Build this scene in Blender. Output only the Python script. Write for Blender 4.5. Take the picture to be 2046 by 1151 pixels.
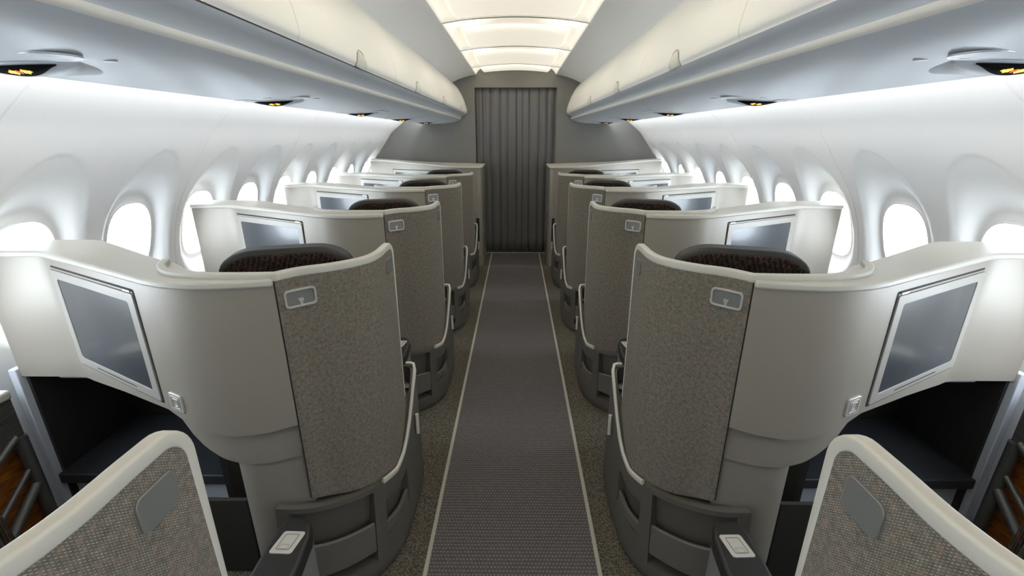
import bpy, bmesh, math, random
from mathutils import Vector, Matrix

# ------------------------------------------------------------------ reset
for o in list(bpy.data.objects):
    bpy.data.objects.remove(o, do_unlink=True)
S = bpy.context.scene
COL = S.collection
random.seed(4)

# ------------------------------------------------------------------ camera (image 2046 x 1151)
FPX = 905.0
PITCH = math.atan((575.5 - 270) / FPX)
YAW = math.atan(9 / (FPX / math.cos(PITCH)))
cd = bpy.data.cameras.new('camera')
cam = bpy.data.objects.new('camera', cd)
COL.objects.link(cam)
cd.sensor_width = 36.0
cd.sensor_fit = 'HORIZONTAL'
cd.lens = FPX / 2046 * 36.0
cd.clip_start = 0.02
cam.location = (0.010, 0, 1.6)
cam.rotation_euler = (math.pi / 2 - PITCH, 0, YAW)
S.camera = cam

# ------------------------------------------------------------------ exposure, world
S.view_settings.view_transform = 'Standard'
S.view_settings.look = 'None'
S.view_settings.gamma = 1.0
S.view_settings.use_curve_mapping = False
S.view_settings.exposure = 0.45
W = bpy.data.worlds.new('world')
S.world = W
W.use_nodes = True
W.node_tree.nodes['Background'].inputs[0].default_value = (0.85, 0.92, 1.0, 1)
W.node_tree.nodes['Background'].inputs[1].default_value = 1.0

WIN_E = 11.0        # daylight in the window panes
COVE_E = 2.1       # W per cove strip light segment
CEIL_A = 0.42      # ceiling light, deep pan
CEIL_B = 0.52      # ceiling light, front louvre

Y0, Y1 = -3.0, 6.266
PITCH_Y = 1.144

def area(name, loc, rot, sx, sy, power, color):
    l = bpy.data.lights.new(name, 'AREA')
    l.shape = 'RECTANGLE'; l.size = sx; l.size_y = sy
    l.energy = power; l.color = color
    o = bpy.data.objects.new(name, l)
    o.location = loc; o.rotation_euler = rot
    COL.objects.link(o)
    return o

COVE_SEG = []
for s_ in (-1, 1):
    for k in range(8):
        yc = Y0 + (k + 0.5) * (Y1 - Y0) / 8
        d = Vector((s_ * 0.98, 0, -0.12)).normalized()
        o = area('cove_lamp', (s_ * 1.180 , yc, 1.785), (0, 0, 0), 1.15, 0.02, COVE_E, (0.95, 0.98, 1.0))
        o.rotation_euler = (-d).to_track_quat('Z', 'Y').to_euler()
        o.data.spread = math.radians(150)

# ------------------------------------------------------------------ materials
MATS = {}
def new_mat(name):
    m = bpy.data.materials.new(name); m.use_nodes = True
    MATS[name] = m
    return m, m.node_tree, m.node_tree.nodes['Principled BSDF']

def mat(name, col, rough=0.5, metal=0.0, bump=0.0, bscale=400, emis=None, estr=0, coat=0.0, spec=0.5, mottle=0.0):
    m, nt, b = new_mat(name)
    b.inputs['Base Color'].default_value = (*col, 1)
    b.inputs['Roughness'].default_value = rough
    b.inputs['Metallic'].default_value = metal
    b.inputs['Specular IOR Level'].default_value = spec
    if coat: b.inputs['Coat Weight'].default_value = coat; b.inputs['Coat Roughness'].default_value = 0.08
    if emis:
        b.inputs['Emission Color'].default_value = (*emis, 1)
        b.inputs['Emission Strength'].default_value = estr
    tc = nt.nodes.new('ShaderNodeTexCoord')
    if bump or mottle:
        n = nt.nodes.new('ShaderNodeTexNoise'); n.inputs['Scale'].default_value = bscale
        n.inputs['Detail'].default_value = 2
        nt.links.new(tc.outputs['Object'], n.inputs['Vector'])
    if bump:
        bp = nt.nodes.new('ShaderNodeBump'); bp.inputs['Strength'].default_value = bump
        bp.inputs['Distance'].default_value = 0.001
        nt.links.new(n.outputs['Fac'], bp.inputs['Height']); nt.links.new(bp.outputs['Normal'], b.inputs['Normal'])
    if mottle:
        mx = nt.nodes.new('ShaderNodeMixRGB'); mx.blend_type = 'MULTIPLY'
        mr = nt.nodes.new('ShaderNodeMapRange')
        mr.inputs['From Min'].default_value = 0.3; mr.inputs['From Max'].default_value = 0.7
        mr.inputs['To Min'].default_value = 1 - mottle; mr.inputs['To Max'].default_value = 1.0
        nt.links.new(n.outputs['Fac'], mr.inputs['Value'])
        cmb = nt.nodes.new('ShaderNodeCombineColor')
        for i in range(3): nt.links.new(mr.outputs[0], cmb.inputs[i])
        mx.inputs[0].default_value = 1; mx.inputs[1].default_value = (*col, 1)
        nt.links.new(cmb.outputs[0], mx.inputs[2]); nt.links.new(mx.outputs[0], b.inputs['Base Color'])
    return m

def weave(name, dark, mid, light, scale, rot=45, rough=0.9, bump=0.6, fleck=None, coords='UV'):
    """woven cloth: diagonal brick weave with colour variation"""
    m, nt, b = new_mat(name)
    b.inputs['Roughness'].default_value = rough
    b.inputs['Specular IOR Level'].default_value = 0.2
    tc = nt.nodes.new('ShaderNodeTexCoord')
    mp = nt.nodes.new('ShaderNodeMapping'); mp.inputs['Rotation'].default_value = (0, 0, math.radians(rot))
    nt.links.new(tc.outputs[coords], mp.inputs['Vector'])
    br = nt.nodes.new('ShaderNodeTexBrick')
    br.inputs['Scale'].default_value = scale
    br.inputs['Color1'].default_value = (*mid, 1); br.inputs['Color2'].default_value = (*light, 1)
    br.inputs['Mortar'].default_value = (*dark, 1)
    br.inputs['Mortar Size'].default_value = 0.09
    br.inputs['Brick Width'].default_value = 0.40; br.inputs['Row Height'].default_value = 0.25
    br.inputs['Mortar Smooth'].default_value = 0.3; br.inputs['Bias'].default_value = -0.25
    nt.links.new(mp.outputs[0], br.inputs['Vector'])
    out = br.outputs['Color']
    n = nt.nodes.new('ShaderNodeTexNoise'); n.inputs['Scale'].default_value = scale * 1.2
    nt.links.new(tc.outputs[coords], n.inputs['Vector'])
    mx = nt.nodes.new('ShaderNodeMixRGB'); mx.blend_type = 'OVERLAY'; mx.inputs[0].default_value = 0.5
    nt.links.new(out, mx.inputs[1]); nt.links.new(n.outputs['Fac'], mx.inputs[2])
    out = mx.outputs[0]
    if fleck:
        v = nt.nodes.new('ShaderNodeTexVoronoi'); v.inputs['Scale'].default_value = scale * 2.6
        nt.links.new(tc.outputs[coords], v.inputs['Vector'])
        sp = nt.nodes.new('ShaderNodeSeparateColor'); nt.links.new(v.outputs['Color'], sp.inputs[0])
        gt = nt.nodes.new('ShaderNodeMath'); gt.operation = 'GREATER_THAN'; gt.inputs[1].default_value = 0.8
        nt.links.new(sp.outputs[0], gt.inputs[0])
        ml = nt.nodes.new('ShaderNodeMath'); ml.operation = 'MULTIPLY'; ml.inputs[1].default_value = 0.45
        nt.links.new(gt.outputs[0], ml.inputs[0])
        m2 = nt.nodes.new('ShaderNodeMixRGB'); nt.links.new(ml.outputs[0], m2.inputs[0])
        nt.links.new(out, m2.inputs[1]); m2.inputs[2].default_value = (*fleck, 1)
        out = m2.outputs[0]
    nt.links.new(out, b.inputs['Base Color'])
    bp = nt.nodes.new('ShaderNodeBump'); bp.inputs['Strength'].default_value = bump; bp.inputs['Distance'].default_value = 0.001
    inv = nt.nodes.new('ShaderNodeMath'); inv.operation = 'SUBTRACT'; inv.inputs[0].default_value = 1
    nt.links.new(br.outputs['Fac'], inv.inputs[1])
    nt.links.new(inv.outputs[0], bp.inputs['Height']); nt.links.new(bp.outputs['Normal'], b.inputs['Normal'])
    return m

M_CREAM = mat('cream_trim', (0.60, 0.575, 0.51), 0.42, bump=0.08, bscale=900)
M_PANEL = mat('silver_beige_panel', (0.352, 0.318, 0.270), 0.42, metal=0.15, bump=0.05, bscale=900)
M_FRAME = mat('monitor_surround', (0.40, 0.38, 0.34), 0.42, metal=0.1)
M_GLASS = mat('screen_glass', (0.060, 0.066, 0.076), 0.24, coat=0.15)
M_BLACK = mat('black_plastic', (0.012, 0.012, 0.012), 0.45)
M_LEATHER = mat('black_leather', (0.020, 0.019, 0.017), 0.5, bump=0.25, bscale=700)
M_BASE = mat('dark_taupe_plastic', (0.105, 0.094, 0.080), 0.42, bump=0.05, bscale=900)
M_BASE2 = mat('taupe_flap_plastic', (0.128, 0.114, 0.098), 0.42, bump=0.05, bscale=900)
M_NICHE = mat('niche_shade_panel', (0.036, 0.034, 0.029), 0.7)  # niche shade put into the colour; the lower console panel shares it
M_LATCH = mat('grey_latch_metal', (0.52, 0.51, 0.48), 0.35, metal=0.4)
M_PLATE = mat('grey_plate', (0.22, 0.22, 0.215), 0.4, metal=0.3)
M_BUTTON = mat('silver_button', (0.68, 0.65, 0.61), 0.3, metal=0.4)
M_WALL = mat('sidewall_lining', (0.73, 0.72, 0.70), 0.9, bump=0.04, bscale=500, spec=0.08)
M_BIN = mat('bin_door_cream', (0.79, 0.77, 0.71), 0.45, bump=0.04, bscale=500)
M_BINU = mat('bin_underside_grey', (0.60, 0.625, 0.65), 0.42, metal=0.0, bump=0.08, bscale=700)
M_STRIPE = mat('bin_edge_stripe', (0.80, 0.77, 0.69), 0.4)
M_CEIL = mat('ceiling_lining', (0.86, 0.855, 0.84), 0.6, bump=0.04, bscale=500)
M_PANE = mat('daylight_pane', (0.9, 0.9, 0.9), 0.3, emis=(0.78, 0.89, 1.0), estr=WIN_E)
M_PANA = mat('ceiling_glow_pan', (0.8, 0.77, 0.68), 0.5, emis=(1.0, 0.93, 0.78), estr=CEIL_A)
M_PANB = mat('ceiling_glow_louvre', (0.75, 0.71, 0.62), 0.5, emis=(1.0, 0.93, 0.79), estr=CEIL_B)
M_LED = mat('led_strip', (0.9, 0.9, 0.9), 0.5, emis=(0.95, 0.98, 1.0), estr=4)
M_BULK = mat('bulkhead_laminate', (0.205, 0.20, 0.187), 0.6, bump=0.2, bscale=350, mottle=0.12)
M_BEIGE = mat('cabinet_beige', (0.30, 0.285, 0.25), 0.42, metal=0.2, bump=0.05, bscale=900)
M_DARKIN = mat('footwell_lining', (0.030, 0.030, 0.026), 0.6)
M_SHELF = mat('footrest_shelf', (0.035, 0.037, 0.042), 0.5)
M_SIDE = mat('side_panel_paint', (0.70, 0.75, 0.82), 0.4)
M_TUBE = mat('grey_tube_metal', (0.16, 0.155, 0.145), 0.4, metal=0.5)
M_YEL = mat('sign_amber', (0.9, 0.6, 0.1), 0.5, emis=(1.0, 0.62, 0.08), estr=0.7)
M_RED = mat('sign_red', (0.7, 0.1, 0.05), 0.5, emis=(1.0, 0.14, 0.05), estr=0.55)
M_SIGN = mat('sign_lens_black', (0.004, 0.004, 0.004), 0.9, spec=0.05)
M_LENS = mat('reading_lens', (0.75, 0.77, 0.8), 0.35, coat=0.2)
M_CHROME = mat('chrome_ring', (0.62, 0.63, 0.65), 0.32, metal=0.5)
M_BORDER = mat('aisle_border', (0.42, 0.395, 0.345), 0.8, bump=0.3, bscale=500)
M_GROOVE = mat('groove_shadow', (0.02, 0.02, 0.018), 0.8)

M_FAB = weave('shell_weave', (0.15, 0.137, 0.112), (0.27, 0.248, 0.205), (0.47, 0.44, 0.375), 74, rot=38, fleck=(0.32, 0.22, 0.165))
M_SEATF = weave('seat_weave', (0.016, 0.012, 0.010), (0.045, 0.034, 0.028), (0.075, 0.056, 0.046), 60, rot=0, fleck=(0.12, 0.05, 0.04), coords='Object')

def carpet_mat():
    m, nt, b = new_mat('olive_carpet')
    b.inputs['Roughness'].default_value = 0.95; b.inputs['Specular IOR Level'].default_value = 0.1
    tc = nt.nodes.new('ShaderNodeTexCoord')
    v = nt.nodes.new('ShaderNodeTexVoronoi'); v.inputs['Scale'].default_value = 190
    nt.links.new(tc.outputs['Object'], v.inputs['Vector'])
    r = nt.nodes.new('ShaderNodeValToRGB')
    r.color_ramp.elements[0].position = 0.05; r.color_ramp.elements[0].color = (0.225, 0.200, 0.158, 1)
    r.color_ramp.elements[1].position = 0.75; r.color_ramp.elements[1].color = (0.066, 0.060, 0.050, 1)
    nt.links.new(v.outputs['Distance'], r.inputs[0])
    n = nt.nodes.new('ShaderNodeTexNoise'); n.inputs['Scale'].default_value = 90
    nt.links.new(tc.outputs['Object'], n.inputs['Vector'])
    mx = nt.nodes.new('ShaderNodeMixRGB'); mx.blend_type = 'OVERLAY'; mx.inputs[0].default_value = 0.8
    nt.links.new(r.outputs[0], mx.inputs[1]); nt.links.new(n.outputs['Fac'], mx.inputs[2])
    nt.links.new(mx.outputs[0], b.inputs['Base Color'])
    bp = nt.nodes.new('ShaderNodeBump'); bp.inputs['Strength'].default_value = 0.8; bp.inputs['Distance'].default_value = 0.003
    bp.invert = True
    nt.links.new(v.outputs['Distance'], bp.inputs['Height']); nt.links.new(bp.outputs['Normal'], b.inputs['Normal'])
    return m
M_CARPET = carpet_mat()

def runner_mat():
    m, nt, b = new_mat('aisle_runner_dots')
    b.inputs['Roughness'].default_value = 0.8; b.inputs['Specular IOR Level'].default_value = 0.25
    tc = nt.nodes.new('ShaderNodeTexCoord')
    mp = nt.nodes.new('ShaderNodeMapping')
    mp.inputs['Scale'].default_value = (72, 60, 1)
    nt.links.new(tc.outputs['Object'], mp.inputs['Vector'])
    sep = nt.nodes.new('ShaderNodeSeparateXYZ'); nt.links.new(mp.outputs[0], sep.inputs[0])
    # offset every other row
    fl = nt.nodes.new('ShaderNodeMath'); fl.operation = 'FLOOR'; nt.links.new(sep.outputs[1], fl.inputs[0])
    md = nt.nodes.new('ShaderNodeMath'); md.operation = 'MODULO'; md.inputs[1].default_value = 2; nt.links.new(fl.outputs[0], md.inputs[0])
    hf = nt.nodes.new('ShaderNodeMath'); hf.operation = 'MULTIPLY'; hf.inputs[1].default_value = 0.5; nt.links.new(md.outputs[0], hf.inputs[0])
    ax = nt.nodes.new('ShaderNodeMath'); ax.operation = 'ADD'; nt.links.new(sep.outputs[0], ax.inputs[0]); nt.links.new(hf.outputs[0], ax.inputs[1])
    def cell(sock):
        f = nt.nodes.new('ShaderNodeMath'); f.operation = 'FRACT'; nt.links.new(sock, f.inputs[0])
        s = nt.nodes.new('ShaderNodeMath'); s.operation = 'SUBTRACT'; s.inputs[1].default_value = 0.5; nt.links.new(f.outputs[0], s.inputs[0])
        a = nt.nodes.new('ShaderNodeMath'); a.operation = 'ABSOLUTE'; nt.links.new(s.outputs[0], a.inputs[0])
        return a.outputs[0]
    fx = cell(ax.outputs[0]); fy = cell(sep.outputs[1])
    l1 = nt.nodes.new('ShaderNodeMath'); l1.operation = 'LESS_THAN'; l1.inputs[1].default_value = 0.24; nt.links.new(fx, l1.inputs[0])
    l2 = nt.nodes.new('ShaderNodeMath'); l2.operation = 'LESS_THAN'; l2.inputs[1].default_value = 0.13; nt.links.new(fy, l2.inputs[0])
    an = nt.nodes.new('ShaderNodeMath'); an.operation = 'MULTIPLY'; nt.links.new(l1.outputs[0], an.inputs[0]); nt.links.new(l2.outputs[0], an.inputs[1])
    n = nt.nodes.new('ShaderNodeTexNoise'); n.inputs['Scale'].default_value = 55; nt.links.new(tc.outputs['Object'], n.inputs['Vector'])
    r = nt.nodes.new('ShaderNodeValToRGB')
    r.color_ramp.elements[0].position = 0.35; r.color_ramp.elements[0].color = (0.090, 0.081, 0.084, 1)
    r.color_ramp.elements[1].position = 0.65; r.color_ramp.elements[1].color = (0.112, 0.100, 0.102, 1)
    nt.links.new(n.outputs['Fac'], r.inputs[0])
    mx = nt.nodes.new('ShaderNodeMixRGB'); nt.links.new(an.outputs[0], mx.inputs[0])
    nt.links.new(r.outputs[0], mx.inputs[1]); mx.inputs[2].default_value = (0.26, 0.235, 0.225, 1)
    nt.links.new(mx.outputs[0], b.inputs['Base Color'])
    return m
M_RUNNER = runner_mat()

def stripes_mat(name, c1, c2, axis, scale, rough=0.7):
    m, nt, b = new_mat(name)
    b.inputs['Roughness'].default_value = rough
    tc = nt.nodes.new('ShaderNodeTexCoord'); w = nt.nodes.new('ShaderNodeTexWave')
    w.bands_direction = axis; w.inputs['Scale'].default_value = scale; w.inputs['Distortion'].default_value = 0
    nt.links.new(tc.outputs['Object'], w.inputs['Vector'])
    r = nt.nodes.new('ShaderNodeValToRGB'); r.color_ramp.elements[0].color = (*c1, 1); r.color_ramp.elements[1].color = (*c2, 1)
    nt.links.new(w.outputs['Fac'], r.inputs[0]); nt.links.new(r.outputs[0], b.inputs['Base Color'])
    bp = nt.nodes.new('ShaderNodeBump'); bp.inputs['Strength'].default_value = 0.6; bp.inputs['Distance'].default_value = 0.002
    nt.links.new(w.outputs['Fac'], bp.inputs['Height']); nt.links.new(bp.outputs['Normal'], b.inputs['Normal'])
    return m
M_RIB = stripes_mat('ribbed_grey', (0.04, 0.04, 0.037), (0.12, 0.118, 0.108), 'Z', 45)
M_CURT = stripes_mat('curtain_cloth', (0.165, 0.162, 0.168), (0.185, 0.180, 0.184), 'X', 90, 0.9)

def wood_mat():
    m, nt, b = new_mat('orange_wood')
    b.inputs['Roughness'].default_value = 0.35
    tc = nt.nodes.new('ShaderNodeTexCoord'); mp = nt.nodes.new('ShaderNodeMapping')
    mp.inputs['Scale'].default_value = (1, 2, 9)
    nt.links.new(tc.outputs['Object'], mp.inputs['Vector'])
    n = nt.nodes.new('ShaderNodeTexNoise'); n.inputs['Scale'].default_value = 6; n.inputs['Detail'].default_value = 6
    n.inputs['Distortion'].default_value = 1.2
    nt.links.new(mp.outputs[0], n.inputs['Vector'])
    r = nt.nodes.new('ShaderNodeValToRGB')
    r.color_ramp.elements[0].position = 0.3; r.color_ramp.elements[0].color = (0.16, 0.045, 0.006, 1)
    r.color_ramp.elements[1].position = 0.7; r.color_ramp.elements[1].color = (0.55, 0.19, 0.03, 1)
    nt.links.new(n.outputs['Fac'], r.inputs[0]); nt.links.new(r.outputs[0], b.inputs['Base Color'])
    return m
M_WOOD = wood_mat()

# ------------------------------------------------------------------ builders
def new_bm(): return bmesh.new()

def obj(name, bm, m, parent=None, org=(0, 0, 0), s=1, bevel=0, seg=2, smooth=True, ang=38):
    """link a bmesh (built in 'a = distance outward' coordinates) as one mesh object, mirrored by s"""
    ox, oy, oz = org
    for v in bm.verts:
        v.co = Vector((s * v.co.x - ox, v.co.y - oy, v.co.z - oz))
    bmesh.ops.remove_doubles(bm, verts=bm.verts, dist=1e-5)
    bmesh.ops.recalc_face_normals(bm, faces=bm.faces)
    me = bpy.data.meshes.new(name)
    bm.to_mesh(me); bm.free()
    me.materials.append(m)
    if smooth:
        me.polygons.foreach_set('use_smooth', [True] * len(me.polygons))
        me.set_sharp_from_angle(angle=math.radians(ang))
    o = bpy.data.objects.new(name, me)
    if parent is None: o.location = org
    else: o.parent = parent
    COL.objects.link(o)
    if bevel:
        md = o.modifiers.new('bevel', 'BEVEL'); md.width = bevel; md.segments = seg
        md.limit_method = 'ANGLE'; md.angle_limit = math.radians(50); md.harden_normals = False
    return o

def empty(name, loc, label, cat, group=None):
    o = bpy.data.objects.new(name, None); COL.objects.link(o)
    o.location = loc; o['label'] = label; o['category'] = cat
    o.empty_display_size = 0.1
    if group: o['group'] = group
    return o
def tag(o, label, cat, group=None, kind=None):
    o['label'] = label; o['category'] = cat
    if group: o['group'] = group
    if kind: o['kind'] = kind
    return o
def struct(o, label=None, cat=None):
    o['kind'] = 'structure'
    if label: o['label'] = label
    if cat: o['category'] = cat
    return o
def copy_tree(o, parent=None):
    c = o.copy(); COL.objects.link(c); c.parent = parent
    for ch in list(o.children): copy_tree(ch, c)
    return c

def crom(pts, n=8):
    """Catmull-Rom through points of any dimension"""
    P = [tuple(p) for p in pts]; out = []
    E = [tuple(2 * a - b for a, b in zip(P[0], P[1]))] + P + [tuple(2 * a - b for a, b in zip(P[-1], P[-2]))]
    for i in range(1, len(E) - 2):
        for j in range(n):
            t = j / n
            out.append(tuple(0.5 * (2 * b + (c - a) * t + (2 * a - 5 * b + 4 * c - d) * t * t + (3 * b - a - 3 * c + d) * t ** 3)
                             for a, b, c, d in zip(E[i - 1], E[i], E[i + 1], E[i + 2])))
    out.append(P[-1]); return out

def offset(curve, d):
    out = []
    for i, p in enumerate(curve):
        a = curve[max(i - 1, 0)]; b = curve[min(i + 1, len(curve) - 1)]
        tx, ty = b[0] - a[0], b[1] - a[1]; L = math.hypot(tx, ty) or 1
        out.append((p[0] + ty / L * d, p[1] - tx / L * d) + tuple(p[2:]))
    return out

def box(bm, lo, hi):
    x0, y0, z0 = lo; x1, y1, z1 = hi
    v = [bm.verts.new(c) for c in ((x0,y0,z0),(x1,y0,z0),(x1,y1,z0),(x0,y1,z0),(x0,y0,z1),(x1,y0,z1),(x1,y1,z1),(x0,y1,z1))]
    for f in ((0,3,2,1),(4,5,6,7),(0,1,5,4),(1,2,6,5),(2,3,7,6),(3,0,4,7)): bm.faces.new([v[i] for i in f])

def prism(bm, poly, z0, z1):
    """vertical prism; z0/z1 numbers or per-point lists"""
    n = len(poly)
    f0 = z0 if hasattr(z0, '__len__') else [z0] * n
    f1 = z1 if hasattr(z1, '__len__') else [z1] * n
    a = [bm.verts.new((p[0], p[1], f0[i])) for i, p in enumerate(poly)]
    b = [bm.verts.new((p[0], p[1], f1[i])) for i, p in enumerate(poly)]
    for i in range(n):
        j = (i + 1) % n; bm.faces.new((a[i], a[j], b[j], b[i]))
    bm.faces.new(a[::-1]); bm.faces.new(b)

def extr_y(bm, prof, y0, y1, closed=True, ny=1):
    """extrude an (a, z) profile along y"""
    n = len(prof); rings = []
    for k in range(ny + 1):
        y = y0 + (y1 - y0) * k / ny
        rings.append([bm.verts.new((p[0], y, p[1])) for p in prof])
    for A, B in zip(rings, rings[1:]):
        for i in range(n if closed else n - 1):
            j = (i + 1) % n; bm.faces.new((A[i], A[j], B[j], B[i]))
    if closed:
        bm.faces.new(rings[0]); bm.faces.new(rings[-1][::-1])

def ribbon(bm, curve, z0, z1, th, side=1, nz=1, bulge=0):
    """thin wall standing on a plan curve, z0/z1 per point or numbers; real thickness th; uv = (arc, z) in metres"""
    uv = bm.loops.layers.uv.verify()
    n = len(curve); inn = offset(curve, th * side)
    f0 = z0 if hasattr(z0, '__len__') else [z0] * n
    f1 = z1 if hasattr(z1, '__len__') else [z1] * n
    arc = [0]
    for i in range(1, n): arc.append(arc[-1] + math.hypot(curve[i][0] - curve[i-1][0], curve[i][1] - curve[i-1][1]))
    A = []; B = []
    for i in range(n):
        ca = []; cb = []
        for k in range(nz + 1):
            z = f0[i] + (f1[i] - f0[i]) * k / nz
            ca.append(bm.verts.new((curve[i][0], curve[i][1], z))); cb.append(bm.verts.new((inn[i][0], inn[i][1], z)))
        A.append(ca); B.append(cb)
    def q(vs, us):
        f = bm.faces.new(vs)
        for l, u in zip(f.loops, us): l[uv].uv = u
    for i in range(n - 1):
        for k in range(nz):
            U = [(arc[i], A[i][k].co.z), (arc[i+1], A[i+1][k].co.z), (arc[i+1], A[i+1][k+1].co.z), (arc[i], A[i][k+1].co.z)]
            q((A[i][k], A[i+1][k], A[i+1][k+1], A[i][k+1]), U)
            q((B[i][k], B[i][k+1], B[i+1][k+1], B[i+1][k]), [U[0], U[3], U[2], U[1]])
        q((A[i][0], B[i][0], B[i+1][0], A[i+1][0]), [U[0]] * 4)
        q((A[i][-1], A[i+1][-1], B[i+1][-1], B[i][-1]), [U[0]] * 4)
    for i in (0, n - 1):
        for k in range(nz):
            q((A[i][k], A[i][k+1], B[i][k+1], B[i][k]), [(0, 0)] * 4)

def sweep(bm, path, prof, closed_ends=True, up=(0, 0, 1), scl=None):
    """sweep (side, up) profile along 3D path with a steady frame"""
    P = [Vector(p) for p in path]; n = len(P); rings = []
    T0 = (P[1] - P[0]).normalized()
    U = Vector(up); U = (U - U.dot(T0) * T0).normalized()
    prevT = T0
    for i in range(n):
        T = (P[min(i+1, n-1)] - P[max(i-1, 0)]).normalized()
        ax = prevT.cross(T)
        if ax.length > 1e-7:
            U = Matrix.Rotation(prevT.angle(T), 3, ax.normalized()) @ U
        U = (U - U.dot(T) * T).normalized()
        prevT = T
        R = T.cross(U)
        k = scl[i] if scl else (1, 1)
        rings.append([bm.verts.new(P[i] + R * (a * k[0]) + U * (b * k[1])) for a, b in prof])
    m = len(prof)
    for A, B in zip(rings, rings[1:]):
        for i in range(m):
            j = (i + 1) % m; bm.faces.new((A[i], A[j], B[j], B[i]))
    if closed_ends:
        bm.faces.new(rings[0][::-1]); bm.faces.new(rings[-1])

def circ(r, n=10): return [(r * math.cos(2 * math.pi * i / n), r * math.sin(2 * math.pi * i / n)) for i in range(n)]
def tube(bm, path, r, n=10): sweep(bm, path, circ(r, n), up=(0.13, 0.21, 0.97))

def rrect(w, h, r, n=5):
    out = []
    for cx, cy, a0 in ((w/2-r, h/2-r, 0), (-w/2+r, h/2-r, 90), (-w/2+r, -h/2+r, 180), (w/2-r, -h/2+r, 270)):
        for i in range(n + 1):
            a = math.radians(a0 + 90 * i / n); out.append((cx + r * math.cos(a), cy + r * math.sin(a)))
    return out

class Fr:
    """local frame: u along t, v along up, w along outward normal"""
    def __init__(self, P, t, n, up=(0, 0, 1)):
        self.P = Vector(P); self.t = Vector(t).normalized(); self.n = Vector(n).normalized(); self.u = Vector(up).normalized()
    def __call__(self, u, v, w=0): return self.P + self.t * u + self.u * v + self.n * w

def plate(bm, F, loop, w0, w1):
    a = [bm.verts.new(F(x, y, w0)) for x, y in loop]; b = [bm.verts.new(F(x, y, w1)) for x, y in loop]
    n = len(loop)
    for i in range(n):
        j = (i + 1) % n; bm.faces.new((a[i], a[j], b[j], b[i]))
    bm.faces.new(a[::-1]); bm.faces.new(b)
def ring(bm, F, lo, li, w0, w1):
    n = len(lo)
    V = [[bm.verts.new(F(x, y, w)) for x, y in L] for L, w in ((lo, w0), (lo, w1), (li, w1), (li, w0))]
    for k in range(4):
        A = V[k]; B = V[(k + 1) % 4]
        for i in range(n):
            j = (i + 1) % n; bm.faces.new((A[i], A[j], B[j], B[i]))

def on_curve(curve, a_target):
    """point and outward normal/tangent on plan curve nearest to the given a"""
    best = min(range(1, len(curve) - 1), key=lambda i: abs(curve[i][0] - a_target))
    p = curve[best]; q0 = curve[best - 1]; q1 = curve[best + 1]
    t = Vector((q1[0] - q0[0], q1[1] - q0[1], 0)).normalized()
    return p, t

# ================================================================== SETTING
# ---- floor
bm = new_bm(); box(bm, (-2.06, Y0, -0.06), (2.06, Y1 + 0.40, 0))
struct(obj('floor', bm, M_CARPET), 'olive grey looped cabin carpet', 'floor')
bm = new_bm(); box(bm, (-0.328, Y0, 0), (0.328, Y1, 0.004))
tag(obj('aisle_runner', bm, M_RUNNER), 'dark grey dotted carpet runner along the middle of the aisle', 'carpet runner')
for s in (-1, 1):
    bm = new_bm(); box(bm, (0.328, Y0, 0), (0.344, Y1, 0.006))
    tag(obj('runner_edging', bm, M_BORDER, s=s),
        'thin cream edging strip on the %s side of the aisle runner' % ('left' if s < 0 else 'right'), 'edging strip', 'edging strips of the runner')

# ---- ceiling arch with openings for the lights
CE = [(-0.81, 2.23), (-0.79, 2.24), (-0.70, 2.277), (-0.54, 2.318), (-0.29, 2.350), (0, 2.363), (0.29, 2.350), (0.54, 2.318), (0.70, 2.277), (0.79, 2.24), (0.84, 2.215)]
CEC = crom(CE, 6)
def zc(x):
    for p, q in zip(CEC, CEC[1:]):
        if p[0] <= x <= q[0]:
            t = (x - p[0]) / (q[0] - p[0]); return p[1] + (q[1] - p[1]) * t
    return CEC[-1][1]
PW = 0.505
panels = []
for k in range(-5, 3):
    a = 3.53 + 1.08 * k; b = a + 1.045
    if k == 2: b = a + 0.93
    panels.append((a, b))
bm = new_bm()
xs = sorted(set([round(p[0], 4) for p in CEC] + [-PW, PW]))
ys = sorted(set([Y0, Y1 + 0.02] + [v for p in panels for v in p if v > Y0]))
grid = {(i, j): bm.verts.new((x, y, zc(x))) for i, x in enumerate(xs) for j, y in enumerate(ys)}
for i in range(len(xs) - 1):
    for j in range(len(ys) - 1):
        xm = (xs[i] + xs[i+1]) / 2; ym = (ys[j] + ys[j+1]) / 2
        if abs(xm) < PW and any(a < ym < b for a, b in panels): continue
        bm.faces.new((grid[i, j], grid[i+1, j], grid[i+1, j+1], grid[i, j+1]))
o = obj('ceiling', bm, M_CEIL); struct(o, 'pale grey arched cabin ceiling', 'ceiling')
md = o.modifiers.new('solid', 'SOLIDIFY'); md.thickness = 0.012; md.offset = 1 
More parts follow.
